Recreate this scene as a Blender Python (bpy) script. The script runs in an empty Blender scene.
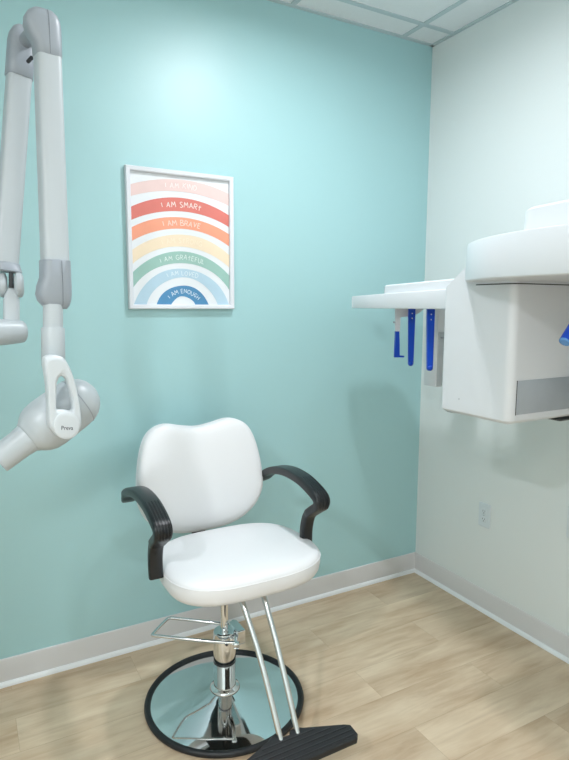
import bpy, bmesh, math, random
from mathutils import Vector, Matrix
random.seed(7)
C = bpy.context.scene.collection
V = Vector
PI = math.pi

# ------------------------------------------------------------------ camera
FPX, YAW, PITCH, ROLL = 583.6446, 0.503023, -0.128533, 0.0036113
CAM = V((-2.125715, -2.352266, 1.465437))
fw = V((math.sin(YAW)*math.cos(PITCH), math.cos(YAW)*math.cos(PITCH), math.sin(PITCH)))
r0 = V((math.cos(YAW), -math.sin(YAW), 0)); u0 = r0.cross(fw)
rt = r0*math.cos(ROLL) + u0*math.sin(ROLL); up = -r0*math.sin(ROLL) + u0*math.cos(ROLL)
cd = bpy.data.cameras.new('camera'); cam = bpy.data.objects.new('camera', cd); C.objects.link(cam)
cd.sensor_fit = 'VERTICAL'; cd.sensor_height = 24; cd.sensor_width = 24; cd.lens = FPX/760*24
cd.clip_start = .02
cam.matrix_world = Matrix(((rt.x, up.x, -fw.x, CAM.x), (rt.y, up.y, -fw.y, CAM.y), (rt.z, up.z, -fw.z, CAM.z), (0, 0, 0, 1)))
bpy.context.scene.camera = cam

def ray(px, py): return fw + rt*((px-284.5)/FPX) - up*((py-380)/FPX)
def at(px, py, d): return CAM + ray(px, py)*d                      # the point seen there, d metres deep
def onplane(px, py, P, n):
    d = ray(px, py); return CAM + d*((P-CAM).dot(n)/d.dot(n))

# ------------------------------------------------------------------ materials
def lin(r, g, b):
    f = lambda c: (c/255/12.92) if c/255 <= .04045 else ((c/255+.055)/1.055)**2.4
    return (f(r), f(g), f(b), 1)

def mat(name, col, rough=.5, metal=0, spec=.5, bump=0, bscale=200, vary=0, vscale=8, coat=0, sheen=0):
    m = bpy.data.materials.new(name); m.use_nodes = True
    nt = m.node_tree; b = nt.nodes['Principled BSDF']
    b.inputs['Base Color'].default_value = col
    b.inputs['Roughness'].default_value = rough
    b.inputs['Metallic'].default_value = metal
    b.inputs['Specular IOR Level'].default_value = spec
    if coat:
        b.inputs['Coat Weight'].default_value = coat; b.inputs['Coat Roughness'].default_value = .15
    tc = nt.nodes.new('ShaderNodeTexCoord')
    if vary:
        n = nt.nodes.new('ShaderNodeTexNoise'); n.inputs['Scale'].default_value = vscale; n.inputs['Detail'].default_value = 4
        nt.links.new(tc.outputs['Object'], n.inputs['Vector'])
        mx = nt.nodes.new('ShaderNodeMix'); mx.data_type = 'RGBA'
        mx.inputs['A'].default_value = tuple(c*(1-vary) for c in col[:3])+(1,)
        mx.inputs['B'].default_value = tuple(min(1, c*(1+vary)) for c in col[:3])+(1,)
        nt.links.new(n.outputs['Fac'], mx.inputs['Factor']); nt.links.new(mx.outputs['Result'], b.inputs['Base Color'])
    if bump:
        n = nt.nodes.new('ShaderNodeTexNoise'); n.inputs['Scale'].default_value = bscale; n.inputs['Detail'].default_value = 3
        nt.links.new(tc.outputs['Object'], n.inputs['Vector'])
        bp = nt.nodes.new('ShaderNodeBump'); bp.inputs['Strength'].default_value = bump; bp.inputs['Distance'].default_value = .002
        nt.links.new(n.outputs['Fac'], bp.inputs['Height']); nt.links.new(bp.outputs['Normal'], b.inputs['Normal'])
    return m

M = {}
M['teal'] = mat('teal wall paint', lin(166, 209, 212), .44, bump=.12, bscale=260, spec=.9)
M['white_wall'] = mat('white wall paint', lin(225, 232, 231), .45, bump=.12, bscale=260)
M['tile'] = mat('ceiling tile', lin(232, 236, 237), .9, bump=.35, bscale=150, vary=.02, vscale=60)
M['tee'] = mat('ceiling grid metal', lin(190, 205, 208), .5)
M['base'] = mat('vinyl cove base', lin(214, 214, 214), .42, bump=.05)
M['shoe'] = mat('white shoe moulding', lin(236, 240, 241), .35)
M['shell'] = mat('white moulded shell', lin(222, 226, 230), .32, coat=.2)
M['shell_cool'] = mat('light grey moulded shell', lin(184, 192, 196), .38)
M['shell_grey'] = mat('grey plastic cap', lin(154, 162, 170), .4)
M['yoke'] = mat('cool white yoke plastic', lin(208, 215, 219), .36)
M['head'] = mat('pale grey tube housing', lin(184, 192, 196), .36)
M['shell_dark'] = mat('seam shadow grey', lin(120, 128, 134), .6)
M['dark'] = mat('dark plastic and gap shade', lin(38, 42, 46), .5)
M['black'] = mat('black moulded plastic', lin(22, 26, 29), .36, bump=.08, bscale=300)
M['rubber'] = mat('black rubber', lin(26, 29, 32), .5)
M['vinyl'] = mat('white vinyl upholstery', lin(232, 234, 236), .42, bump=.06, bscale=400)
M['chrome'] = mat('chrome', (.78, .80, .81, 1), .05, 1)
M['steel'] = mat('brushed tube steel', (.72, .74, .75, 1), .16, 1)
M['blue'] = mat('blue acetal plastic', lin(20, 72, 190), .32)
M['pale_blue'] = mat('pale blue end pad', lin(92, 146, 205), .4)
M['panel'] = mat('brushed grey panel', lin(164, 172, 179), .42, .0, vary=.05, vscale=20)
M['frame'] = mat('white picture frame', lin(226, 230, 236), .35)
M['plate'] = mat('white outlet plastic', lin(214, 224, 228), .35)
M['slot'] = mat('outlet slot', lin(60, 64, 66), .6)
M['ink'] = mat('dark badge lettering', lin(70, 74, 84), .5)
M['paper'] = mat('poster paper', lin(232, 237, 241), .55)
M['wood_door'] = mat('door veneer', lin(180, 150, 115), .5, vary=.08)

def floor_mat():
    m = bpy.data.materials.new('oak plank flooring'); m.use_nodes = True
    nt = m.node_tree; N = nt.nodes; L = nt.links; b = N['Principled BSDF']
    tc = N.new('ShaderNodeTexCoord')
    mp = N.new('ShaderNodeMapping'); mp.inputs['Location'].default_value = (.37, .045, 0)
    L.new(tc.outputs['Object'], mp.inputs['Vector'])
    br = N.new('ShaderNodeTexBrick'); br.offset = .37; br.offset_frequency = 2
    br.inputs['Scale'].default_value = 1; br.inputs['Mortar Size'].default_value = .0005
    br.inputs['Mortar Smooth'].default_value = .2; br.inputs['Bias'].default_value = 0
    br.inputs['Brick Width'].default_value = 1.22; br.inputs['Row Height'].default_value = .178
    br.inputs['Color1'].default_value = (0, 0, 0, 1); br.inputs['Color2'].default_value = (1, 1, 1, 1)
    br.inputs['Mortar'].default_value = (.5, .5, .5, 1)
    L.new(mp.outputs['Vector'], br.inputs['Vector'])
    # each plank shifts its own grain
    off = N.new('ShaderNodeVectorMath'); off.operation = 'SCALE'; off.inputs['Scale'].default_value = 13
    L.new(br.outputs['Color'], off.inputs[0])
    add = N.new('ShaderNodeVectorMath'); add.operation = 'ADD'
    L.new(mp.outputs['Vector'], add.inputs[0]); L.new(off.outputs['Vector'], add.inputs[1])
    st = N.new('ShaderNodeMapping'); st.inputs['Scale'].default_value = (1.5, 13, 1)
    L.new(add.outputs['Vector'], st.inputs['Vector'])
    g1 = N.new('ShaderNodeTexNoise'); g1.inputs['Scale'].default_value = 2.2; g1.inputs['Detail'].default_value = 7; g1.inputs['Roughness'].default_value = .62; g1.inputs['Distortion'].default_value = .9
    L.new(st.outputs['Vector'], g1.inputs['Vector'])
    st2 = N.new('ShaderNodeMapping'); st2.inputs['Scale'].default_value = (1.6, 5, 1)
    L.new(add.outputs['Vector'], st2.inputs['Vector'])
    g2 = N.new('ShaderNodeTexNoise'); g2.inputs['Scale'].default_value = 1.7; g2.inputs['Detail'].default_value = 3
    L.new(st2.outputs['Vector'], g2.inputs['Vector'])
    cr = N.new('ShaderNodeValToRGB'); e = cr.color_ramp.elements
    e[0].position = .30; e[0].color = lin(176, 148, 118); e[1].position = .70; e[1].color = lin(220, 202, 174)
    e2 = cr.color_ramp.elements.new(.5); e2.color = lin(205, 182, 152)
    L.new(g1.outputs['Fac'], cr.inputs['Fac'])
    cr2 = N.new('ShaderNodeValToRGB'); e = cr2.color_ramp.elements
    e[0].position = .32; e[0].color = lin(182, 154, 124); e[1].position = .66; e[1].color = lin(228, 211, 185)
    L.new(g2.outputs['Fac'], cr2.inputs['Fac'])
    mx = N.new('ShaderNodeMix'); mx.data_type = 'RGBA'; mx.inputs['Factor'].default_value = .5
    L.new(cr.outputs['Color'], mx.inputs['A']); L.new(cr2.outputs['Color'], mx.inputs['B'])
    # plank to plank tone
    tone = N.new('ShaderNodeMapRange'); tone.inputs['To Min'].default_value = .93; tone.inputs['To Max'].default_value = 1.04
    L.new(br.outputs['Color'], tone.inputs['Value'])
    sc = N.new('ShaderNodeVectorMath'); sc.operation = 'SCALE'
    L.new(mx.outputs['Result'], sc.inputs[0]); L.new(tone.outputs['Result'], sc.inputs['Scale'])
    seam = N.new('ShaderNodeMix'); seam.data_type = 'RGBA'
    L.new(br.outputs['Fac'], seam.inputs['Factor']); L.new(sc.outputs['Vector'], seam.inputs['A']); seam.inputs['B'].default_value = lin(172, 148, 120)
    L.new(seam.outputs['Result'], b.inputs['Base Color'])
    b.inputs['Roughness'].default_value = .42; b.inputs['Specular IOR Level'].default_value = .4
    bp = N.new('ShaderNodeBump'); bp.inputs['Strength'].default_value = .12; bp.inputs['Distance'].default_value = .001
    L.new(g1.outputs['Fac'], bp.inputs['Height']); L.new(bp.outputs['Normal'], b.inputs['Normal'])
    return m
M['floor'] = floor_mat()

def lamp_mat():
    m = bpy.data.materials.new('lit lamp lens'); m.use_nodes = True
    b = m.node_tree.nodes['Principled BSDF']
    b.inputs['Base Color'].default_value = (1, 1, 1, 1)
    b.inputs['Emission Color'].default_value = (1, .98, .94, 1); b.inputs['Emission Strength'].default_value = 3
    return m
M['lens'] = lamp_mat()

# ------------------------------------------------------------------ object helpers
WM = {}
def thing(name, label, cat, loc=(0, 0, 0), rotz=0, group=None):
    o = bpy.data.objects.new(name, None); C.objects.link(o)
    o.empty_display_size = .1
    o.location = loc; o.rotation_euler = (0, 0, rotz)
    WM[o.name] = Matrix.Translation(V(loc)) @ Matrix.Rotation(rotz, 4, 'Z')
    o['label'] = label; o['category'] = cat
    if group: o['group'] = group
    return o

def obj(name, bm, m, parent=None, local=False, smooth=True, bevel=0, subsurf=0, angle=40, label=None, seg=3):
    """link the bmesh as ONE mesh object; coordinates are world ones unless local (then in the parent's frame)"""
    root = parent
    while root is not None and root.parent is not None: root = root.parent
    if root is not None and not local and root.name in WM:
        bm.transform(WM[root.name].inverted())
    bmesh.ops.recalc_face_normals(bm, faces=bm.faces)
    me = bpy.data.meshes.new(name); bm.to_mesh(me); bm.free()
    for mm in (m if isinstance(m, (list, tuple)) else [m]): me.materials.append(mm)
    o = bpy.data.objects.new(name, me); C.objects.link(o)
    if parent is not None: o.parent = parent
    if bevel:
        md = o.modifiers.new('bevel', 'BEVEL'); md.width = bevel; md.segments = seg; md.limit_method = 'ANGLE'; md.angle_limit = math.radians(35)
    if subsurf:
        md = o.modifiers.new('subsurf', 'SUBSURF'); md.levels = subsurf; md.render_levels = subsurf
    if smooth:
        for p in me.polygons: p.use_smooth = True
        me.set_sharp_from_angle(angle=math.radians(angle))
        if bevel:
            md = o.modifiers.new('wn', 'WEIGHTED_NORMAL'); md.keep_sharp = False
    if label: o['label'] = label
    return o

def struct(name, bm, m, **k):
    o = obj(name, bm, m, **k); o['kind'] = 'structure'; return o

def box(bm, a, b):
    """box between two corners"""
    vs = [bm.verts.new((x, y, z)) for x in (a[0], b[0]) for y in (a[1], b[1]) for z in (a[2], b[2])]
    for f in ((0, 1, 3, 2), (4, 6, 7, 5), (0, 4, 5, 1), (2, 3, 7, 6), (0, 2, 6, 4), (1, 5, 7, 3)):
        bm.faces.new([vs[i] for i in f])
    return bm

def rings(bm, rs, cap0=True, cap1=True, closed=True):
    rows = [[bm.verts.new(p) for p in r] for r in rs]
    n = len(rows[0])
    for a, b in zip(rows, rows[1:]):
        for i in range(n if closed else n-1):
            j = (i+1) % n
            bm.faces.new((a[i], a[j], b[j], b[i]))
    if cap0: bm.faces.new(list(reversed(rows[0])))
    if cap1: bm.faces.new(rows[-1])
    return rows

def frame_of(d):
    d = V(d).normalized()
    a = V((0, 0, 1)) if abs(d.z) < .9 else V((1, 0, 0))
    u = d.cross(a).normalized(); v = d.cross(u).normalized()
    return d, u, v

def lathe(bm, P, d, prof, n=40):
    """prof: (along, radius) from P along d"""
    d, u, v = frame_of(d); P = V(P)
    rs = [[P + d*t + (u*math.cos(2*PI*i/n) + v*math.sin(2*PI*i/n))*max(r, 1e-5) for i in range(n)] for t, r in prof]
    rings(bm, rs); return bm

def spline(pts, n=6, closed=False):
    pts = [V(p) for p in pts]; out = []
    m = len(pts)
    for i in range(m if closed else m-1):
        if closed: p0, p1, p2, p3 = pts[i-1], pts[i], pts[(i+1) % m], pts[(i+2) % m]
        else: p0, p1, p2, p3 = pts[max(i-1, 0)], pts[i], pts[i+1], pts[min(i+2, m-1)]
        for k in range(n):
            t = k/n
            out.append(.5*((2*p1) + (p2-p0)*t + (2*p0-5*p1+4*p2-p3)*t*t + (3*p1-p0-3*p2+p3)*t**3))
    if not closed: out.append(pts[-1])
    return out

def tube(bm, pts, r, n=12):
    """r may be a number or a list"""
    pts = [V(p) for p in pts]; rs = []
    d, u, v = frame_of(pts[1]-pts[0])
    for i, p in enumerate(pts):
        t = (pts[min(i+1, len(pts)-1)] - pts[max(i-1, 0)]).normalized()
        u = (u - t*u.dot(t)).normalized(); v = t.cross(u)
        rr = r[i] if isinstance(r, (list, tuple)) else r
        rs.append([p + (u*math.cos(2*PI*k/n) + v*math.sin(2*PI*k/n))*rr for k in range(n)])
    rings(bm, rs); return bm

def sup(a, b, n=4, k=32):
    """superellipse points"""
    out = []
    for i in range(k):
        t = 2*PI*i/k; c, s = math.cos(t), math.sin(t)
        out.append((a*math.copysign(abs(c)**(2/n), c), b*math.copysign(abs(s)**(2/n), s)))
    return out

def loft(bm, secs, u, v, n=4, k=32):
    """secs: (centre, half along u, half along v)"""
    rs = []
    for P, a, b in secs:
        rs.append([V(P) + u*x + v*y for x, y in sup(a, b, n, k)])
    rings(bm, rs); return bm

def prism(bm, outline, mapf, prof):
    """outline of 2D points, prof of (height, inset); mapf(x, y, h) gives the point. Inset moves along the outline normal."""
    m = len(outline); rs = []
    A = sum(outline[i][0]*outline[(i+1) % m][1] - outline[(i+1) % m][0]*outline[i][1] for i in range(m))
    sg = 1 if A > 0 else -1
    nr = []
    for i in range(m):
        p, q = outline[i-1], outline[(i+1) % m]
        dx, dy = q[0]-p[0], q[1]-p[1]; l = math.hypot(dx, dy) or 1
        nr.append((-dy/l*sg, dx/l*sg))
    for h, ins in prof:
        rs.append([mapf(outline[i][0]+nr[i][0]*ins, outline[i][1]+nr[i][1]*ins, h) for i in range(m)])
    rings(bm, rs); return bm

def rrect(x0, x1, y0, y1, r, k=6):
    """rounded rectangle, r one radius or four (x0y0, x1y0, x1y1, x0y1)"""
    if not isinstance(r, (list, tuple)): r = (r,)*4
    out = []
    for (cx, cy, a0, rr) in ((x0+r[0], y0+r[0], PI, r[0]), (x1-r[1], y0+r[1], 1.5*PI, r[1]), (x1-r[2], y1-r[2], 0, r[2]), (x0+r[3], y1-r[3], .5*PI, r[3])):
        for i in range(k+1):
            a = a0 + .5*PI*i/k; out.append((cx+rr*math.cos(a), cy+rr*math.sin(a)))
    return out
XY = lambda x, y, h: V((x, y, h))
UP = V((0, 0, 1)); R_ = V((math.cos(YAW), -math.sin(YAW), 0)); G_ = V((math.sin(YAW), math.cos(YAW), 0))
NB = bmesh.new

# ------------------------------------------------------------------ room
H = 2.74; XL, YF, XF, YN = -3.02, -3.75, -4.25, -1.75      # left wall and the wall behind the camera
T = .1
struct('floor', box(NB(), (XF-T, YF-T, -.1), (T, T, 0)), M['floor'], smooth=False)
struct('wall_back', box(NB(), (XL-T, 0, 0), (T, T, H+.1)), M['teal'], smooth=False)
struct('wall_right', box(NB(), (0, YF-T, 0), (T, 0, H+.1)), M['white_wall'], smooth=False)
struct('wall_left', box(NB(), (XL-T, YN, 0), (XL, 0, H+.1)), M['white_wall'], smooth=False)
struct('wall_added_recess', box(NB(), (XF, YN, 0), (XL-T, YN+T, H+.1)), M['white_wall'], smooth=False)  # unseen recess, added so the left downlight can sit far enough away
struct('wall_added_far_left', box(NB(), (XF-T, YF, 0), (XF, YN+T, H+.1)), M['white_wall'], smooth=False)  # closes the added recess, out of view
struct('wall_front', box(NB(), (XF-T, YF-T, 0), (0, YF, H+.1)), M['white_wall'], smooth=False)
ceiling = struct('ceiling', box(NB(), (XF, YF, H), (0, 0, H+.1)), M['tile'], smooth=False)
# exposed tee grid: 2 ft modules, cut row along the teal wall
bm = NB(); w = .012; z0 = H-.004
xs = [-.197-.61*i for i in range(7)]; ys = [-.155-1.22*i for i in range(3)]
for x in xs: box(bm, (x-w, YF, z0), (x+w, 0, H+.002))
for y in ys: box(bm, (XF, y-w, z0-.0006), (0, y+w, H+.002))
for a, b in (((XL, -.02), (0, 0)), ((-.02, YF), (0, 0)), ((XL, YN), (XL+.02, 0)), ((XF, YF), (0, YF+.02))):
    box(bm, (a[0], a[1], z0-.001), (b[0], b[1], H+.002))
g = obj('ceiling_grid', bm, M['tee'], ceiling, smooth=False)

# cove base with its flared toe
BP = [(0, .1095), (.003, .1098), (.005, .1085), (.006, .104), (.006, 0), (0, 0)]
SP = [(.006, .0175), (.009, .0172), (.013, .0145), (.0165, .010), (.018, .004), (.018, 0), (.006, 0)]
def run(name, a, b, n, prof, m):
    bm = NB(); a = V(a+(0,)); b = V(b+(0,)); n = V(n+(0,))
    rings(bm, [[P + n*o + V((0, 0, z)) for o, z in prof] for P in (a, b)])
    struct(name, bm, M[m], angle=50)
for k, (nm_, a, b, n) in enumerate((('back', (XL, 0), (0, 0), (0, -1)), ('right', (0, 0), (0, YF), (-1, 0)), ('left', (XL, YN), (XL, 0), (1, 0)), ('front', (0, YF), (XF, YF), (0, 1)))):
    run('baseboard_'+nm_, a, b, n, BP, 'base'); run('trim_%d' % (k+1), a, b, n, SP, 'shoe')

# recessed lamps
def downlight(x, y, power, label, spread=150):
    t = thing('ceiling_downlight', label, 'ceiling light', (x, y, H), 0, 'recessed ceiling downlights')
    obj('trim_ring', lathe(NB(), (x, y, H), (0, 0, -1), [(-.0, .075), (.0, .095), (.004, .096), (.008, .09), (.008, .078), (-.0, .075)]), M['shell'], t)
    obj('lens', lathe(NB(), (x, y, H), (0, 0, -1), [(0, .074), (.004, .074), (.005, .06)]), M['lens'], t)
    ld = bpy.data.lights.new('downlight_lamp', 'AREA'); ld.shape = 'DISK'; ld.size = .145; ld.energy = power; ld.color = LC
    ld.spread = math.radians(spread)
    lo = bpy.data.objects.new('downlight_lamp', ld); C.objects.link(lo); lo.parent = t; lo.location = (0, 0, -.012)
LC = (.97, .985, 1.03)
downlight(-1.00, -.85, 15, 'round recessed downlight in the ceiling tile nearest the teal wall', 170)
downlight(-3.45, -2.40, 42, 'round recessed downlight over the added recess to the left of the photographer', 170)
downlight(-1.05, -3.05, 12, 'added round recessed fill downlight, unseen, at the back of the room behind the x-ray machine', 170)  # added fill lamp, out of view
def pendant(x, y, z, power, label):  # added unseen lamp that brightens the ceiling and fills the shadows
    t = thing('added_globe_pendant', label, 'added fill lamp', (x, y, H))
    obj('ceiling_rose', lathe(NB(), (x, y, H), (0, 0, -1), [(0, .055), (.012, .055), (.02, .04)]), M['shell'], t)
    obj('stem', lathe(NB(), (x, y, H), (0, 0, -1), [(.01, .007), (H-z-.13, .007)], 12), M['steel'], t)
    gm = lamp_mat(); gm.node_tree.nodes['Principled BSDF'].inputs['Emission Strength'].default_value = power
    obj('glass_globe', lathe(NB(), (x, y, z), (0, 0, -1), [(-.14*math.cos(PI*k/20), .14*math.sin(PI*k/20)) for k in range(21)]), gm, t)
pendant(-2.75, -2.95, 2.32, 27, 'added round white globe fill lamp hanging unseen behind the photographer')

# ------------------------------------------------------------------ framed print
fx0, fx1, fz0, fz1, fd = -1.5435, -1.0905, 1.4455, 1.9965, .024
t = thing('framed_print', 'white framed rainbow affirmation print hanging on the teal wall', 'framed print', ((fx0+fx1)/2, 0, (fz0+fz1)/2))
bm = NB(); fwid = .0185
prof = [(0, 0), (0, fd-.004), (.003, fd), (fwid-.004, fd-.001), (fwid, fd-.004), (fwid, .006), (fwid, 0)]
rs = []
for ins, dpt in prof:
    rs.append([V((x, -dpt, z)) for x, z in ((fx0+ins, fz0+ins), (fx1-ins, fz0+ins), (fx1-ins, fz1-ins), (fx0+ins, fz1-ins))])
rings(bm, rs, False, False)
obj('frame', bm, M['frame'], t, smooth=False)
px0, px1, pz0, pz1 = fx0+fwid-.001, fx1-fwid+.001, fz0+fwid-.001, fz1-fwid+.001
pcx = (px0+px1)/2
# bands: (outer radius, outer top above the print's foot, inner radius, inner top, colour, wording, text size)
BANDS = [(.60, .477, .60, .432, (234, 208, 204), 'I AM KIND', .026, (250, 240, 238)),
         (.45, .408, .45, .359, (220, 124, 114), 'I AM SMART', .027, (252, 238, 232)),
         (.415, .336, .40, .291, (244, 164, 134), 'I AM BRAVE', .026, (253, 226, 212)),
         (.33, .270, .32, .223, (242, 224, 196), 'I AM STRONG', .025, (250, 234, 210)),
         (.285, .204, .255, .161, (156, 196, 186), 'I AM GRATEFUL', .024, (226, 242, 236)),
         (.217, .139, .161, .104, (184, 213, 229), 'I AM LOVED', .022, (228, 241, 247)),
         (.121, .073, .056, .030, (82, 144, 188), 'I AM ENOUGH', .021, (226, 240, 248))]
GW = dict(zip(' IAMKNDSRTBVEGUFLOCH', (.55, .36, .86, 1.0, .8, .86, .84, .74, .8, .74, .8, .84, .74, .86, .84, .70, .70, .9, .8, .84)))
GLYPH = {'I': [[(.5, .08), (.5, .92)]], 'A': [[(0, 0), (.5, 1)], [(.5, 1), (1, 0)], [(.2, .36), (.85, .36)]],
 'M': [[(0, 0), (.14, 1)], [(.14, 1), (.5, .35)], [(.5, .35), (.86, 1)], [(.86, 1), (1, 0)]], 'K': [[(0, 0), (0, 1)], [(.95, 1), (.05, .45)], [(.15, .5), (1, 0)]],
 'N': [[(0, 0), (0, 1)], [(0, 1), (1, 0)], [(1, 0), (1, 1)]], 'D': [[(0, 0), (0, 1)], [(0, 1), (.6, .93), (1, .5), (.6, .05), (0, 0)]],
 'S': [[(.95, .88), (.5, 1), (.08, .78), (.5, .5), (.95, .25), (.5, 0), (0, .12)]], 'R': [[(0, 0), (0, 1)], [(0, 1), (.7, .97), (.95, .75), (.7, .52), (0, .48)], [(.35, .5), (1, 0)]],
 'T': [[(.5, 0), (.45, 1)], [(0, .62), (1, .8)]], 'B': [[(0, 0), (0, 1)], [(0, 1), (.75, .96), (.8, .72), (.12, .52)], [(.12, .52), (1, .40), (.95, .08), (0, 0)]],
 'V': [[(0, 1), (.5, 0)], [(.5, 0), (1, 1)]], 'E': [[(.95, 1), (0, 1)], [(0, 1), (0, 0)], [(0, .5), (.8, .52)], [(0, 0), (1, 0)]],
 'G': [[(.95, .85), (.5, 1), (.05, .7), (.05, .3), (.5, 0), (.95, .2), (.95, .42)], [(.95, .42), (.55, .42)]], 'U': [[(0, 1), (.03, .35), (.3, .02), (.7, .02), (.97, .35), (1, 1)]],
 'F': [[(0, 0), (0, 1)], [(0, 1), (1, 1)], [(0, .52), (.8, .54)]], 'L': [[(0, 1), (0, 0)], [(0, 0), (1, .02)]], 'O': [[(.5, 1), (.1, .8), (0, .45), (.25, .05), (.7, .02), (1, .4), (.9, .8), (.5, 1)]],
 'C': [[(1, .85), (.5, 1), (.05, .7), (.05, .3), (.5, 0), (1, .15)]], 'H': [[(0, 0), (0, 1)], [(1, 0), (1, 1)], [(0, .5), (1, .5)]]}
pm = [M['paper']]; bm = NB()
f = bm.faces.new([bm.verts.new((x, -.008, z)) for x, z in ((px0, pz0), (px1, pz0), (px1, pz1), (px0, pz1))])
def clip(bmx):
    for co, no in (((px0, 0, 0), (-1, 0, 0)), ((px1, 0, 0), (1, 0, 0)), ((0, 0, pz0), (0, 0, -1)), ((0, 0, pz1), (0, 0, 1))):
        geom = bmx.verts[:]+bmx.edges[:]+bmx.faces[:]
        bmesh.ops.bisect_plane(bmx, geom=geom, plane_co=co, plane_no=no, clear_outer=True)
def merge(dst, src, mi):
    me = bpy.data.meshes.new('tmp'); src.to_mesh(me); src.free()
    n0 = len(dst.faces); dst.from_mesh(me); dst.faces.ensure_lookup_table()
    for i in range(n0, len(dst.faces)): dst.faces[i].material_index = mi
    bpy.data.meshes.remove(me)
for bi, (Ro, ho, Ri, hi, col, txt, ts, tcol) in enumerate(BANDS):
    ho, hi = ho*1.045+.003, hi*1.045+.003; ts *= .86
    b2 = NB(); n = 72; zo, zi = pz0+ho-Ro, pz0+hi-Ri; rows = []
    for i in range(n+1):
        a = math.radians(-115+230*i/n)
        wob = .0012*math.sin(5*a+bi*2)
        rows.append((b2.verts.new((pcx+(Ro+wob)*math.sin(a), -.0086, zo+(Ro+wob)*math.cos(a))), b2.verts.new((pcx+(Ri-wob)*math.sin(a), -.0086, zi+(Ri-wob)*math.cos(a)))))
    for (a, b), (c, d) in zip(rows, rows[1:]): b2.faces.new((a, c, d, b))
    clip(b2)
    pm.append(mat('band ink', lin(*col), .6, vary=.05, vscale=30)); merge(bm, b2, len(pm)-1)
    # wording bent along the band, drawn as brush strokes like hand lettering
    pm.append(mat('lettering ink', lin(*tcol), .6)); ti = len(pm)-1
    Rm = (Ro+Ri)/2; zc = pz0+(ho+hi)/2-Rm
    tot = sum(GW[c] for c in txt)*ts; s = -tot/2; b3 = NB()
    for ch in txt:
        wd = GW[ch]*ts; a = (s+wd/2)/Rm + (.05 if bi == 6 else 0)
        jr = math.radians(random.uniform(-7, 7)); js = random.uniform(.9, 1.06); jd = random.uniform(-.06, .06)*ts
        for st in GLYPH.get(ch, []):
            pts = [V(((x-.5)*(GW[ch]-.24)*ts*js, (y-.5)*ts*.92*js+jd)) for x, y in st]
            if len(pts) > 3: pts = [V((q.x, q.y)) for q in spline([V((q.x, q.y, 0)) for q in pts], 3)]
            L, Rr = [], []
            for k, p in enumerate(pts):
                tg = (pts[min(k+1, len(pts)-1)]-pts[max(k-1, 0)]).normalized(); nn = V((-tg.y, tg.x))*ts*.062
                for lst, q in ((L, p+nn), (Rr, p-nn)):
                    x, y = q.x*math.cos(jr)-q.y*math.sin(jr), q.x*math.sin(jr)+q.y*math.cos(jr)
                    lst.append(b3.verts.new((pcx+(Rm+y)*math.sin(a)+x*math.cos(a), -.0092, zc+(Rm+y)*math.cos(a)-x*math.sin(a))))
            for k in range(len(pts)-1): b3.faces.new((L[k], L[k+1], Rr[k+1], Rr[k]))
        s += wd
    merge(bm, b3, ti)
obj('print', bm, pm, t, smooth=False)
obj('backing_board', box(NB(), (fx0+.006, -.0075, fz0+.006), (fx1-.006, -.001, fz1-.006)), M['paper'], t, smooth=False)

# ------------------------------------------------------------------ salon style chair
O = V((-1.347, -.485, 0)); CY = math.radians(0)
t = thing('hydraulic_chair', 'white vinyl salon chair with black arms on a round chrome pedestal', 'chair', O, CY)
# base
obj('base_plate', lathe(NB(), (0, 0, 0), (0, 0, 1), [(.004, .278), (.0125, .276), (.0145, .268), (.0205, .22), (.0315, .15), (.043, .09), (.050, .06), (.053, .05)], 96), M['chrome'], t, True)
bm = NB(); R = .283; rr = .0115
rs = []
for i in range(96):
    a = 2*PI*i/96
    rs.append([V((math.cos(a)*(R+rr*math.cos(q)), math.sin(a)*(R+rr*math.cos(q)), .0115+rr*math.sin(q))) for q in [2*PI*k/12 for k in range(12)]])
rs.append(rs[0]); rings(bm, rs, False, False); bmesh.ops.remove_doubles(bm, verts=bm.verts, dist=1e-6)
obj('rubber_rim', bm, M['rubber'], t, True)
col = obj('pedestal', lathe(NB(), (0, 0, 0), (0, 0, 1), [(.040, .056), (.054, .056), (.060, .052), (.063, .044), (.066, .041), (.155, .041), (.1565, .0385), (.163, .0385), (.1645, .041), (.27, .041), (.276, .039), (.279, .03), (.276, .02)], 48), M['chrome'], t, True)
obj('seal_ring', lathe(NB(), (0, 0, 0), (0, 0, 1), [(.1555, .0408), (.1560, .0412), (.1640, .0412), (.1645, .0408)], 48), M['dark'], col, True)
obj('piston_rod', lathe(NB(), (0, 0, 0), (0, 0, 1), [(.27, .0145), (.51, .0145)], 24), M['chrome'], t, True)
# foot pump
bm = NB()
P = [(.024, -.080, .262), (-.10, -.004, .268), (-.215, .080, .272), (-.236, .098, .272), (-.232, .112, .272), (-.165, .176, .272), (-.15, .182, .272), (-.135, .176, .272), (-.04, .106, .268), (.046, .045, .262)]
tube(bm, spline(P, 5), .0058, 10)
pump = obj('pump_pedal', bm, M['steel'], t, True)
bm = NB(); d = (V((.056, .035, 0))-V((.014, -.08, 0))).normalized()
lathe(bm, V((.006, -.095, .262)), d, [(0, .009), (.002, .0115), (.014, .0115), (.0145, .008), (.15, .008), (.151, .0115), (.160, .0115), (.162, .009)], 16)
obj('pump_pivot', bm, M['steel'], pump, True)
obj('pump_bracket', box(NB(), (.030, -.052, .235), (.062, .03, .288)), M['chrome'], t, True, bevel=.004)
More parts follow.
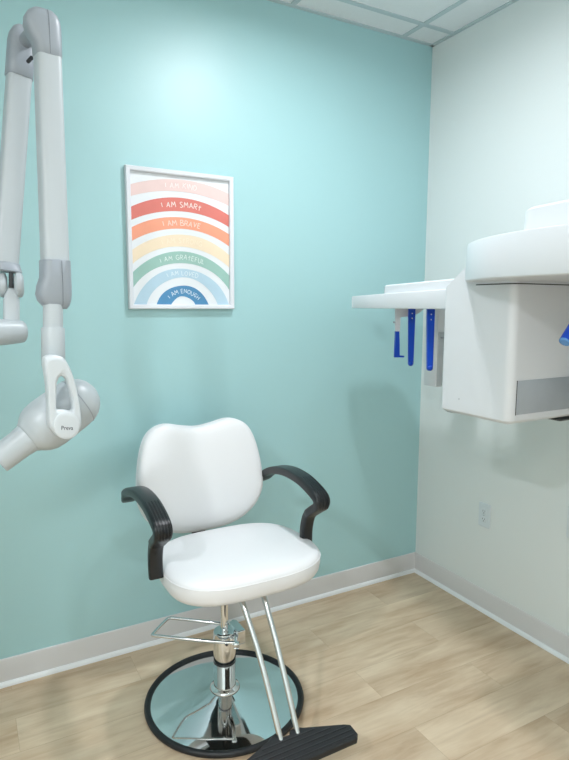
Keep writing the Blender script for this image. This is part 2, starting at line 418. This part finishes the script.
# seat
SX, SY = .019, -.080
def cushion(bm, outline, mapf, prof, blend=None):
    """prof: (scale, height) rings about the outline's centre, closed by a fan at both ends"""
    def shp(x, y, s):
        if blend is None or s > .96: return x*s, y*s
        q = math.hypot(x/blend[0], y/blend[1]); f = min(1, (.96-s)/.5)**.7     # inner rings lose the dip of the outline
        k = s*((1-f) + f/q); return x*k, y*k
    rs = [[mapf(*shp(x, y, s), h) for x, y in outline] for s, h in prof]
    rows = rings(bm, rs, False, False)
    for row in (rows[0], rows[-1]):
        c = sum((v.co for v in row), V())/len(row); cv = bm.verts.new(c)
        for i in range(len(row)): bm.faces.new((row[i], row[(i+1) % len(row)], cv))
    return bm
seat_out = []
for x, y in sup(.277, .219, 3.2, 56):
    k = 1 + .05*(-y/.25)*0 - .06*max(0, y/.25)                      # a little narrower behind
    seat_out.append((x*k, y))
def seatmap(x, y, h):
    z = .526 + h
    z += -.018*max(0, (-y-.12)/.13)**2*(h/.1)                       # waterfall front
    return V((SX+x, SY+y, z))
bm = NB()
cushion(bm, seat_out, seatmap, [(.80, .010), (.88, .005), (.95, .012), (.985, .028), (1.0, .052), (1.0, .070), (.994, .079), (.975, .0865), (.935, .0925), (.86, .0965), (.72, .1005), (.5, .104), (.25, .106)])
seat = obj('seat', bm, M['vinyl'], t, True, angle=80)
bm = NB(); tube(bm, [seatmap(x*1.0, y*1.0, .0735) for x, y in seat_out+seat_out[:1]], .0016, 8)
obj('piping', bm, M['vinyl'], seat, True)
bm = NB(); prism(bm, rrect(SX-.15, SX+.15, SY-.10, SY+.17, .06), XY, [(.512, .01), (.515, 0), (.55, 0)]); box(bm, (SX-.09, SY+.0, .485), (SX+.09, SY+.22, .503))
obj('seat_mount', bm, M['black'], t, True, bevel=.006)
# backrest
half = [(0, .580), (.09, .586), (.160, .609), (.220, .658), (.252, .722), (.255, .79), (.245, .87), (.228, .935), (.204, .978), (.168, 1.002), (.122, 1.008), (.060, .995), (0, .987)]
ol = [V((x, z, 0)) for x, z in half] + [V((-x, z, 0)) for x, z in half[-2:0:-1]]
ol = [(p.x, p.y-.79) for p in spline(ol, 5, True)]
BX = .007
def backmap(x, z, h):
    zz = z+.79; yb = .235 + (zz-.58)*.14 - .030*(x/.25)**2           # leans back, wraps slightly round the sitter
    return V((BX+x, yb-h, zz+h*.14))
bm = NB()
cushion(bm, ol, backmap, [(.25, -.032), (.7, -.030), (.92, -.026), (.975, -.018), (.995, -.004), (1.0, .012), (.995, .024), (.975, .036), (.93, .045), (.84, .051), (.65, .056), (.35, .059), (.15, .060)], (.25, .205))
back = obj('backrest', bm, M['vinyl'], t, True, angle=80)
bm = NB(); tube(bm, [backmap(x*1.001, z*1.001, -.006) for x, z in ol+ol[:1]], .0014, 8)
obj('piping', bm, M['vinyl'], back, True)
# spine between seat and back
bm = NB(); pts = spline([(.0, .02, .497), (.0, .13, .500), (.0, .215, .515), (.0, .255, .56), (.0, .283, .66)], 6)
rs = []
for i, p in enumerate(pts):
    tg = (pts[min(i+1, len(pts)-1)]-pts[max(i-1, 0)]).normalized(); nn = V((1, 0, 0)).cross(tg)
    rs.append([p + V((x, 0, 0)) + nn*y for x, y in rrect(-.028, .028, -.005, .005, .003, 2)])
rings(bm, rs); obj('back_support', bm, M['black'], t, True)
# arms: a flat band bowed in the side plane, with ribs on its crest
def arm(side):
    path = spline([(.262, .742), (.222, .762), (.185, .790), (.115, .817), (.02, .834), (-.08, .832), (-.160, .814), (-.206, .793), (-.204, .768), (-.168, .742), (-.130, .710), (-.112, .655), (-.112, .594)], 5)
    X = SX-.020 + side*.284; bm = NB(); rs = []; m = len(path)
    for i, p in enumerate(path):
        q0, q1 = path[max(i-1, 0)], path[min(i+1, m-1)]
        tg = (q1-q0).normalized(); nn = V((-tg.y, tg.x, 0)); f = i/(m-1)
        th = .0125 + .0035*math.sin(PI*f)
        wd = .026 + .004*math.sin(PI*min(1, f*1.2)) - .003*(f > .8)
        xo = -side*.004*max(0, (f-.68)/.32)**1.5 - side*.012*max(0, (.16-f)/.16)   # foot and tail lean in
        rs.append([V((X+xo+x, p.x+nn.x*y, p.y+nn.y*y)) for x, y in rrect(-wd, wd, -th, th, .008, 3)])
    rings(bm, rs)
    a = obj('armrest', bm, M['black'], t, True, angle=60)
    bm = NB()
    for k in range(-2, 3):
        pts = []
        for i in range(int(m*.44), int(m*.68)):
            p = path[i]; tg = (path[i+1]-path[i-1]).normalized(); nn = V((-tg.y, tg.x)); f = i/(m-1); th = .0125+.0035*math.sin(PI*f)
            e = th
            # outer face of the bow is the one away from its middle
            c = V((.0, .76)); pp = V((p.x, p.y)); s = 1 if (pp+nn*.01-c).length > (pp-nn*.01-c).length else -1
            q = pp+nn*(s*e); pts.append(V((X+k*.0098, q.x, q.y)))
        tube(bm, pts, .0026, 6)
    obj('grip_ribs', bm, M['black'], a, True)
for s in (-1, 1): arm(s)
# foot rest
FX = .040
for s, xt in ((-1, 0), (1, 0)):
    bm = NB(); tube(bm, spline([(FX-.02+s*.040, -.10, .508), (FX-.02+s*.040, -.17, .504), (FX-.018+s*.0395, -.208, .475), (FX-.009+s*.034, -.30, .34), (FX+s*.030, -.418, .128)], 6), .0095, 14)
    obj('footrest_tube', bm, M['steel'], t, True)
out = [(-.215, -.078), (.215, -.078), (.228, -.066), (.226, -.030), (.205, -.018), (.066, .026), (.048, .036), (.020, .034), (.013, .020), (-.013, .020), (-.020, .034), (-.048, .036), (-.066, .026), (-.205, -.018), (-.226, -.030), (-.228, -.066)]
FP = V((FX-.008, -.434, .118))
def footmap(x, y, h): return FP + V((x*.93, y*math.cos(.16)-0*h, y*math.sin(.16)+h))
bm = NB(); prism(bm, out, footmap, [(-.013, .004), (-.009, .0), (.008, 0), (.013, .004)])
fp = obj('foot_plate', bm, M['rubber'], t, True, angle=35)
bm = NB()
for i in range(5):
    y = -.066+.017*i; hx = [.212, .212, .205, .150, .100][i]
    tube(bm, [footmap(-hx, y, .0132), footmap(hx, y, .0132)], .0028, 8)
obj('tread_ribs', bm, M['rubber'], fp, True)

# ------------------------------------------------------------------ wall outlet
oy, oz = -.472, .475
t = thing('wall_outlet', 'small white electrical outlet on the white wall below the x-ray machine', 'outlet', (0, oy, oz))
obj('cover_plate', prism(NB(), rrect(oy-.035, oy+.035, oz-.0575, oz+.0575, .004, 3), lambda a, b, h: V((-h, a, b)), [(0, 0), (.004, 0), (.0065, .003)]), M['plate'], t)
for dz in (-.0195, .0195):
    rc = obj('receptacle', prism(NB(), rrect(oy-.0165, oy+.0165, oz+dz-.0145, oz+dz+.0145, .008, 4), lambda a, b, h: V((-h, a, b)), [(.006, 0), (.008, 0), (.0085, .001)]), M['plate'], t)
    bm = NB()
    for dy in (-.006, .006): box(bm, (-.0088, oy+dy-.001, oz+dz-.001), (-.008, oy+dy+.001, oz+dz+.007))
    box(bm, (-.0088, oy-.002, oz+dz-.009), (-.008, oy+.002, oz+dz-.005))
    obj('slots', bm, M['slot'], rc, smooth=False)
obj('screw', lathe(NB(), (-.0064, oy, oz), (-1, 0, 0), [(0, .003), (.001, .003), (.0015, .002)], 16), M['steel'], t)

# ------------------------------------------------------------------ panoramic x-ray machine on the white wall
BX0, BX1, BY0, BY1, BZ0, BZ1 = -.704, -.38, -1.165, -.876, 1.103, 1.545
t = thing('panoramic_xray_machine', 'big white panoramic dental x-ray machine mounted on the white wall', 'x-ray machine', (0, -1.62, 0))
# column and carriage on the wall (mostly outside the picture)
obj('wall_column', prism(NB(), rrect(-.16, -.002, -1.75, -1.49, (.03, .004, .004, .03)), XY, [(.42, .006), (.426, 0), (2.294, 0), (2.3, .006)]), M['shell'], t)
obj('carriage', prism(NB(), rrect(-.30, -.14, -1.80, -1.44, .04), XY, [(1.30, .012), (1.312, 0), (1.76, 0), (1.772, .012)]), M['shell'], t)
# rotating head: round topped slab
def ell(cx, cy, rx, ry, n=2.0, k=72): return [(cx+x, cy+y) for x, y in sup(rx, ry, n, k)]
bm = NB()
eo = ell(-.515, -1.42, .360, .505, 2.25)
ztop = lambda x, y, h: V((x, y, h + (.014*max(0, 1-((x+.515)/.40)**2*.6-((y+1.42)/.55)**2) if h > 1.6 else 0)))
prism(bm, eo, ztop, [(1.538, .03), (1.538, .006), (1.541, .001), (1.548, 0), (1.643, .003), (1.6465, .0045), (1.648, .008), (1.648, .06), (1.648, .2)])
obj('rotating_head', bm, M['shell'], t, angle=30)
bm = NB()
prism(bm, rrect(-.775, -.20, -1.66, -1.215, (.10, .02, .02, .05)), lambda x, y, h: V((x, y, h + .03*(y+1.19)*0 + (.016*min(1, max(0, (-1.19-y)/.2)) if h > 1.7 else 0))), [(1.64, 0), (1.716, .003), (1.722, .010)])
obj('support_arm', bm, M['shell'], t, angle=30)
# sensor housing hanging from it
bm = NB()
def dense(ol_, step):
    out = []
    for a, b in zip(ol_, ol_[1:]+ol_[:1]):
        n = max(1, int(math.hypot(b[0]-a[0], b[1]-a[1])/step))
        out += [(a[0]+(b[0]-a[0])*k/n, a[1]+(b[1]-a[1])*k/n) for k in range(n)]
    return out
def boxmap(x, y, h):
    z = h
    if h > 1.45: z = 1.530 + .072*min(1, max(0, (BY1-.008-y)/.10)) - (1.545-h)   # shoulder climbs to the head
    if h < 1.2: z += .006*max(0, (-.72-x)/.01)*0
    return V((x, y, z))
prism(bm, dense(rrect(BX0, BX1, BY0, BY1, (.026, .02, .02, .014), 8), .02), boxmap, [(BZ0, .04), (BZ0+.001, .022), (BZ0+.006, .008), (BZ0+.014, .001), (BZ0+.03, 0), (1.50, 0), (1.540, 0), (1.545, .006)])
hs = obj('sensor_housing', bm, M['shell'], t, angle=30)
obj('gap_shade', prism(NB(), rrect(BX0-.0012, BX1-.01, BY0-.0012, BY0+.17, .027, 6), XY, [(1.5275, 0), (1.5305, 0)]), M['dark'], hs)  # dark strip standing in for shade in the gap under the head
obj('display_panel', prism(NB(), rrect(BX0+.030, BX1-.012, 1.136, 1.240, .002, 2), lambda a, b, h: V((a, BY0-h, b)), [(-.004, 0), (.0012, 0), (.0018, .0008)]), M['panel'], hs)
obj('panel_edge', box(NB(), (BX0+.0288, BY0-.0016, 1.135), (BX0+.0304, BY0+.003, 1.241)), M['dark'], hs, smooth=False)
sc = onplane(459, 399, V((BX0, 0, 0)), V((1, 0, 0)))
obj('screw_cap', lathe(NB(), sc+V((.001, 0, 0)), (-1, 0, 0), [(0, .0022), (.0014, .0022), (.002, .0015)], 14), M['shell_grey'], hs)
hb = at(557, 421, 1.87)
obj('grip_bar', prism(NB(), rrect(hb.x+.028, hb.x+.17, -1.155, -1.06, .012, 4), XY, [(1.092, .006), (1.098, 0), (BZ0+.002, 0)]), M['black'], hs, label='black grip bar')
# tube head, the other half of the C arm, beyond the frame
bm = NB(); prism(bm, rrect(-.66, -.42, -1.93, -1.72, .05, 6), XY, [(1.10, .03), (1.108, .008), (1.125, 0), (1.545, 0)])
obj('tube_head', bm, M['shell'], t)
# patient positioner: chin shelf with its temple rests
bm = NB(); prism(bm, rrect(-.50, -.13, -1.52, -1.40, .02, 4), XY, [(1.052, .006), (1.058, 0), (1.086, 0), (1.092, .006)])
obj('chin_shelf', bm, M['black'], t, label='black chin shelf')
e0 = at(565, 341.5, 1.46)
e1 = e0 + fw*.06 + R_*.10 + V((0, 0, .135))
rest = obj('temple_rest', tube(NB(), [e0, e0+(e1-e0)*.5, e1], [.0142, .0145, .015], 24), M['blue'], t, label='blue temple rest')
d = (e0-e1).normalized()
obj('end_pad', lathe(NB(), e0-d*.001, d, [(0, .0145), (.003, .0145), (.005, .0130), (.006, .007)], 24), M['pale_blue'], rest)
bm = NB(); tube(bm, spline([e1-V((.0, 0, .02)), e1+V((.02, -.02, .03)), V((-.42, -1.46, 1.545))], 5), .012, 12)
obj('temple_arm', bm, M['shell'], t)
# cephalometric arm: long flat head towards the teal wall
bm = NB()
co = [(-.618, -.232), (-.60, -.222), (-.42, -.222), (-.375, -.25), (-.36, -.30), (-.36, -.86), (-.63, -.86), (-.633, -.60), (-.632, -.40), (-.629, -.27)]
co = [(p.x, p.y) for p in spline([V((a, b, 0)) for a, b in co[:6]], 3)] + co[6:]
cz = lambda x, y, h: V((x, y, h + (.020*min(1, max(0, (-.23-y)/.60)) if h > 1.48 else 0)))
prism(bm, co, cz, [(1.451, .004), (1.453, .001), (1.456, 0), (1.497, 0), (1.501, .001), (1.503, .005)])
ceph = obj('ceph_arm', bm, M['shell'], t, angle=30)
bm = NB(); prism(bm, rrect(-.616, -.40, -.865, -.425, (.004, .004, .03, .03), 5), lambda x, y, h: V((x, y, h+(.014*min(1, max(0, (-.43-y)/.4)) if h > 1.53 else 0))), [(1.495, 0), (1.540, .002), (1.545, .008)])
obj('ceph_cover', bm, M['shell'], ceph, angle=30)
obj('ceph_boom', prism(NB(), rrect(-.375, -.20, -1.52, -.70, .01, 3), XY, [(1.44, .004), (1.446, 0), (1.512, 0), (1.518, .004)]), M['shell'], t)
# film holder hanging behind the ear rods
se = at(435.5, 387, 2.50)
obj('sensor_holder', prism(NB(), rrect(se.x, se.x+.15, se.y, se.y+.075, .003, 2), XY, [(se.z, .002), (se.z+.003, 0), (1.452, 0)]), M['shell'], ceph)
obj('holder_plate', box(NB(), (se.x+.004, se.y-.004, se.z+.003), (se.x+.13, se.y+.001, 1.352)), M['head'], ceph, bevel=.001)
obj('holder_latch', box(NB(), (se.x+.015, se.y-.009, 1.325), (se.x+.05, se.y-.003, 1.332)), M['shell_grey'], ceph)
# ear rods: flat blue blades
def blade(px0_, py0_, px1_, py1_, d0, w0, w1, name='ear_rod'):
    a, b = at(px0_, py0_, d0), at(px1_, py1_, d0); a.z = 1.452
    b.x = a.x + (b.x-a.x); dirv = (b-a).normalized(); u = V((math.cos(.35), -math.sin(.35), 0)); n_ = u.cross(dirv).normalized()
    L_ = (b-a).length; ol_ = [(-w0, 0), (w0, 0), (w0*.98, .04), (w1, L_-w1)]
    ol_ += [(w1*math.cos(q), L_-w1+w1*math.sin(q)) for q in (PI*.125, PI*.25, PI*.375, PI*.5, PI*.625, PI*.75, PI*.875)] + [(-w1, L_-w1), (-w0*.98, .04)]
    mp_ = lambda x, y, h: a + u*x + dirv*y + n_*h
    o = obj(name, prism(NB(), ol_, mp_, [(-.006, .001), (-.005, 0), (.005, 0), (.006, .001)]), M['blue'], ceph, label='blue ear rod')
    obj('rod_tip', lathe(NB(), mp_(0, L_-w1, 0), -n_ if n_.dot(fw) > 0 else n_, [(0, w1*.85), (.0075, w1*.85), (.012, w1*.5)], 18), M['blue'], o)
    bm = NB()
    for yy in (.022, .042): lathe(bm, mp_(0, yy, 0), -n_ if n_.dot(fw) > 0 else n_, [(0, .0028), (.0068, .0028), (.0075, .002)], 12)
    obj('screws', bm, M['steel'], o)
blade(411.8, 309, 410.6, 366, 2.42, .0145, .0105)
blade(430.8, 308, 429.6, 371, 2.20, .0150, .0110)
# nasal rest: white lever with a blue foot
n0 = at(397, 312, 2.44); u = V((math.cos(.35), -math.sin(.35), 0)); wv = V((math.sin(.35), math.cos(.35), 0))
pxm = 2.44/FPX
def nm(x, y, h): return V((n0.x, n0.y, 1.452)) + u*(x*pxm) + V((0, 0, -y*pxm)) + wv*h
bm = NB(); prism(bm, [(-2, 0), (28, 0), (24, 4), (18, 7), (10, 8.5), (3.5, 9), (3, 24), (-1.2, 24), (-1.8, 10)], nm, [(-.006, .0006), (-.0055, 0), (.0055, 0), (.006, .0006)])
nr = obj('nasal_rest', bm, M['shell'], ceph, smooth=False)
bm = NB(); prism(bm, [(-1.3, 23), (2.4, 23), (3.2, 35), (3.6, 47.2), (8.4, 47.6), (8.4, 49.2), (-1.6, 49.2)], nm, [(-.007, .0006), (-.0065, 0), (.0065, 0), (.007, .0006)])
obj('nose_pad', bm, M['blue'], nr, smooth=False, label='blue nose pad')
obj('pivot_knob', lathe(NB(), nm(-2.0, 14, 0), -u, [(0, .004), (.006, .004), (.007, .003)], 14), M['shell_grey'], nr)

# hand switch box on the wall, just caught by the right edge
hy, hz = -.965, .60
t = thing('switch_box', 'small white switch box on the white wall at the right edge of the picture', 'switch', (0, hy, hz))
obj('box_body', prism(NB(), rrect(hy-.05, hy+.048, hz-.07, hz+.07, .014, 4), lambda a, b, h: V((-h, a, b)), [(0, 0), (.03, 0), (.036, .005)]), M['plate'], t)
obj('push_button', lathe(NB(), (-.035, hy, hz), (-1, 0, 0), [(0, .016), (.006, .016), (.008, .013)], 20), M['shell_grey'], t)

# ------------------------------------------------------------------ wall mounted dental x-ray arm on the left
hx = (R_*.63 - G_*.78).normalized()        # hinge axis of the folding arm
sx = (R_*.78 + G_*.63).normalized()
wall_y = -1.02
t = thing('dental_xray_arm', 'pale grey folding dental x-ray arm with its tube head hanging at the left', 'x-ray arm', (XL, wall_y, 1.42))
DR, DL = 1.46, 1.545
A0, A1 = at(47.5, 56, DR), at(55.0, 264, DR)
def along(a, b, z): return a + (b-a)*((z-a.z)/(b.z-a.z))
obj('forearm', loft(NB(), [(along(A0, A1, A0.z+.02), .0305, .0285), (A1-UP*.02, .0312, .0290)], sx, hx), M['shell_cool'], t)
B0, B1 = at(19.0, 77, DL), at(5.6, 264, DL)
ub = (B0-B1).normalized(); sb = hx.cross(ub).normalized()
if sb.dot(sx) < 0: sb = -sb
obj('upper_arm', loft(NB(), [(B0+ub*.02, .030, .027), (B1-ub*.02, .030, .027)], sb, hx), M['shell_cool'], t)
# elbow caps
bm = NB(); Tp = at(44.5, 13.5, DR)
hgt = Tp.z-A0.z; c0 = A0
loft(bm, [(c0+UP*zz-sx*o, a, b) for zz, o, a, b in ((-.006, 0, .0305, .0285), (-.004, 0, .0325, .030), (hgt*.22, .001, .034, .030), (hgt*.40, .007, .0405, .030), (hgt*.60, .010, .0435, .030), (hgt*.76, .010, .0415, .029), (hgt*.88, .009, .035, .026), (hgt*.96, .008, .025, .020), (hgt, .008, .010, .009))], sx, hx, 3.2)
ecr = obj('elbow_cap', bm, M['shell_grey'], t, angle=60, label='grey elbow cap of the forearm')
pts = [c0+UP*(hgt*q)+hx*(.0303*s_)-sx*.002 for q, s_ in ((-.03, 1.0), (.3, 1.0), (.6, 1.0), (.76, .965), (.88, .86), (.95, .68))]
bm = NB(); tube(bm, spline(pts, 4), .0007, 6); obj('cap_seam', bm, M['shell_dark'], ecr)
bm = NB(); Tl = at(18.5, 25.5, DL); hl = (Tl-B0).length
loft(bm, [(B0-ub*.004, .031, .028), (B0-ub*.002, .0335, .0305), (B0+ub*.03, .0335, .0305), (B0+ub*(hl-.045), .0335, .030), (B0+ub*(hl-.026), .0305, .028), (B0+ub*(hl-.012), .024, .022), (B0+ub*(hl-.004), .015, .014), (B0+ub*hl, .006, .006)], sb, hx, 3)
ecl = obj('elbow_cap', bm, M['shell_grey'], t, angle=60, label='grey elbow cap of the upper arm')
hp = at(29.5, 60, 1.50)
obj('hinge_block', lathe(NB(), hp-hx*.012, hx, [(0, .005), (.03, .005)], 16), M['dark'], t)
obj('hinge_barrel', lathe(NB(), at(30, 36, 1.50)-hx*.045, hx, [(0, .018), (.07, .018)], 28), M['shell_grey'], t)
# wrist of the forearm
W0 = A1; W1 = at(55.5, 309, DR); wl = (W0.z-W1.z)
bm = NB()
loft(bm, [(W0-UP*zz-sx*o, a, b) for zz, o, a, b in ((-.010, 0, .0310, .029), (-.008, 0, .0345, .0325), (wl*.3, .001, .0355, .033), (wl*.5, .005, .0400, .033), (wl*.68, .007, .0415, .032), (wl*.82, .006, .0385, .030), (wl*.93, .003, .031, .026), (wl, .001, .0225, .021))], sx, hx, 3.2)
wc = obj('wrist_cap', bm, M['shell_grey'], t, angle=60, label='grey wrist cap')
pts = [W0-UP*(wl*q)+hx*(.0333*s_)+sx*.006 for q, s_ in ((-.06, .99), (.3, 1.0), (.5, 1.0), (.68, .97), (.82, .91), (.93, .78))]
bm = NB(); tube(bm, spline(pts, 4), .0007, 6); obj('cap_seam', bm, M['shell_dark'], wc)
N0, N1 = at(53, 305, DR), at(53, 330, DR)
obj('neck', lathe(NB(), N0, N1-N0, [(0, .0235), (.07, .0240)], 32), M['shell_cool'], t)
S0, S1 = at(53, 328, DR), at(53.5, 366, DR)
obj('swivel_sleeve', lathe(NB(), S0, S1-S0, [(0, .0270), (.002, .0278), ((S1-S0).length-.002, .0282), ((S1-S0).length, .027)], 36), M['shell_cool'], t)
# yoke with its window
YP = at(64, 400, 1.435)
yo = [(44.5, 356), (52, 354.5), (64.5, 355.5), (70, 365), (75.5, 379), (79.5, 397), (82, 415), (82.8, 427), (80.3, 430.5), (77, 433.5), (72.8, 438), (67.5, 440), (62, 439.5), (57.5, 437), (54, 432.5), (51.5, 429.5), (47.3, 427.5), (46.8, 412), (46.6, 394), (46, 378), (44.8, 366)]
yo = [(x+2.4*min(1, max(0, (y-366)/20)), y) if x < 49 else (x, y) for x, y in yo]
yi = [(57.5, 386), (59.0, 379.5), (61.3, 377), (64.0, 376.6), (67.2, 379), (70.2, 388), (72.2, 396.5), (73.6, 404), (73.9, 410.4), (71, 410.8), (68.5, 410.2), (66, 409.6), (64, 409.3), (62, 409.2), (60, 409.2), (58.5, 409.3), (57.0, 409.4), (57.0, 404), (57.1, 398), (57.2, 393), (57.3, 389)]
def yp(px, py, off): return onplane(px, py, YP, hx) - hx*off
def ring_plate(outer, inner, t0, t1, e):
    bm = NB(); m = len(outer)
    oc = V((sum(p[0] for p in outer)/m, sum(p[1] for p in outer)/m)); 
    sh = lambda L, k: [(oc.x+(p[0]-oc.x)*k, oc.y+(p[1]-oc.y)*k) for p in L]
    ic = V((sum(p[0] for p in inner)/m, sum(p[1] for p in inner)/m))
    gi = lambda k: [(ic.x+(p[0]-ic.x)*k, ic.y+(p[1]-ic.y)*k) for p in inner]
    loops = [[yp(x, y, t0) for x, y in gi(1.10)], [yp(x, y, t0) for x, y in sh(outer, .965)], [yp(x, y, t0+e) for x, y in outer], [yp(x, y, t1-e) for x, y in outer], [yp(x, y, t1) for x, y in sh(outer, .965)], [yp(x, y, t1) for x, y in gi(1.0)], [yp(x, y, t0+e) for x, y in gi(1.0)]]
    loops.append(loops[0]); rings(bm, loops, False, False); bmesh.ops.remove_doubles(bm, verts=bm.verts, dist=1e-7)
    return bm
yk = obj('yoke', ring_plate(yo, yi, 0, .034, .006), M['yoke'], t, angle=50, subsurf=1)
bc = (66.5, 425.5)
bm = NB(); rs = []
for off, k in ((.004, 1), (-.002, 1), (-.0032, .93), (-.0036, .7), (-.0036, .3)):
    rs.append([yp(bc[0]+13.0*k*math.cos(a), bc[1]+13.6*k*math.sin(a), off) for a in [2*PI*i/40 for i in range(40)]])
rings(bm, rs); bd = obj('badge', bm, M['yoke'], yk)
# lettering on the badge
fc = bpy.data.curves.new('glyph', 'FONT'); fc.body = 'Preva'; fc.size = 5.8; fc.align_x = 'CENTER'; fc.offset = .05; fc.resolution_u = 2
fo = bpy.data.objects.new('glyph', fc); C.objects.link(fo)
dg = bpy.context.evaluated_depsgraph_get(); me = bpy.data.meshes.new_from_object(fo.evaluated_get(dg))
bm = NB(); bm.from_mesh(me); bpy.data.meshes.remove(me); bpy.data.objects.remove(fo); bpy.data.curves.remove(fc)
for v in bm.verts: v.co = yp(66.6+v.co.x*.92, 429.6-v.co.y, -.0040)
obj('badge_lettering', bm, M['ink'], bd, smooth=False)
# tube head: a lathe along its own axis behind the yoke
HC = onplane(75, 403, YP-hx*.098, hx)
ad = (-sx*.80/.90 - UP*.56).normalized(); hd = (HC-CAM).dot(fw); px = hd/FPX
th = obj('tube_head', lathe(NB(), HC, ad, [(px*a, px*b) for a, b in [(-24, 1), (-23.5, 5), (-21, 12), (-17, 17.5), (-11, 22), (-4, 24.5), (4, 25.3), (20, 25.8), (32, 25.8), (40, 24.8), (46, 22.5), (50, 19.5), (53, 16.8), (55, 15.6)]], 56), M['head'], t, angle=60)
obj('seam_ring', lathe(NB(), HC, ad, [(px*(-3.2), px*24.75), (px*(-2.7), px*24.95), (px*(-2.2), px*24.9)], 56), M['shell_grey'], th)
obj('collimator_cone', lathe(NB(), HC, ad, [(px*51, px*15.6), (px*56, px*14.8), (px*62, px*14.2), (px*62.6, px*13.9), (px*86.5, px*13.4), (px*87.3, px*13), (px*87.3, px*12), (px*76, px*11.6)], 44), M['head'], t)
pc = onplane(66, 424, YP, hx)
obj('tilt_pivot', lathe(NB(), pc-hx*.03, -hx, [(0, .022), (.04, .022)], 28), M['shell_grey'], yk)
# shoulder of the upper arm
sc0 = B1
bm = NB(); loft(bm, [(B1+ub*.004, .030, .0275), (B1+ub*.003, .0325, .0295), (at(8.5, 271, DL), .0325, .0295), (at(8.7, 272.5, DL), .028, .025)], sb, hx, 3)
obj('shoulder_collar', bm, M['shell_grey'], t, angle=50, label='grey shoulder collar')
vr = ray(11, 285); Rv = vr.cross(UP).normalized(); Gv = UP.cross(Rv).normalized()
for pxc in (2.6, 19.0):
    c_ = at(pxc, 285, DL); r = 12.6*DL/FPX; w_ = 5.0*DL/FPX*.9
    obj('shoulder_cheek', lathe(NB(), c_-Rv*w_, Rv, [(0, r*.55), (w_*.25, r*.85), (w_*.6, r*.98), (w_*1.3, r), (w_*1.7, r*.9), (w_*2, r*.6)], 32), M['head'], t)
bm = NB(); kx = DL/FPX
loft(bm, [(at(11.3, 284, DL), 2.5*kx, .010), (at(11.3, 288, DL), 3.0*kx, .014), (at(11.4, 296, DL), 6.6*kx, .02), (at(11.5, 300, DL), 7.6*kx, .022), (at(11.5, 322, DL), 7.6*kx, .022)], Rv, Gv, 5)
obj('shoulder_fork', bm, M['shell_cool'], t, angle=40)
obj('fork_slot_shade', loft(NB(), [(at(11.2, 288, DL), .006, .018), (at(11.2, 269, DL), .006, .018)], Rv, Gv, 6), M['dark'], t, smooth=False)  # dark filler standing in for shade between the two cheeks
E0 = at(24.5, 331.5, DL+.012); E0 = V(E0)
W = V((XL+.05, wall_y, E0.z))
dE = (W-E0); LE = dE.length; dE.normalize()
obj('extension_arm', lathe(NB(), E0, dE, [(0, .019), (.002, .025), (.006, .0290), (.016, .0305), (.06, .034), (.15, .0365), (.3, .038), (LE, .039)], 40), M['shell_cool'], t, angle=60)
obj('wall_mount', prism(NB(), rrect(wall_y-.09, wall_y+.09, E0.z-.22, E0.z+.16, .03, 5), lambda a, b, h: V((XL+h, a, b)), [(0, 0), (.06, 0), (.075, .012)]), M['shell_cool'], t)

# ------------------------------------------------------------------ world and view
w = bpy.data.worlds.new('world'); bpy.context.scene.world = w; w.use_nodes = True
w.node_tree.nodes['Background'].inputs[0].default_value = (.8, .9, 1, 1); w.node_tree.nodes['Background'].inputs[1].default_value = .2
vs = bpy.context.scene.view_settings
vs.view_transform = 'Standard'; vs.look = 'None'; vs.exposure = 0.10; vs.gamma = 1; vs.use_curve_mapping = False
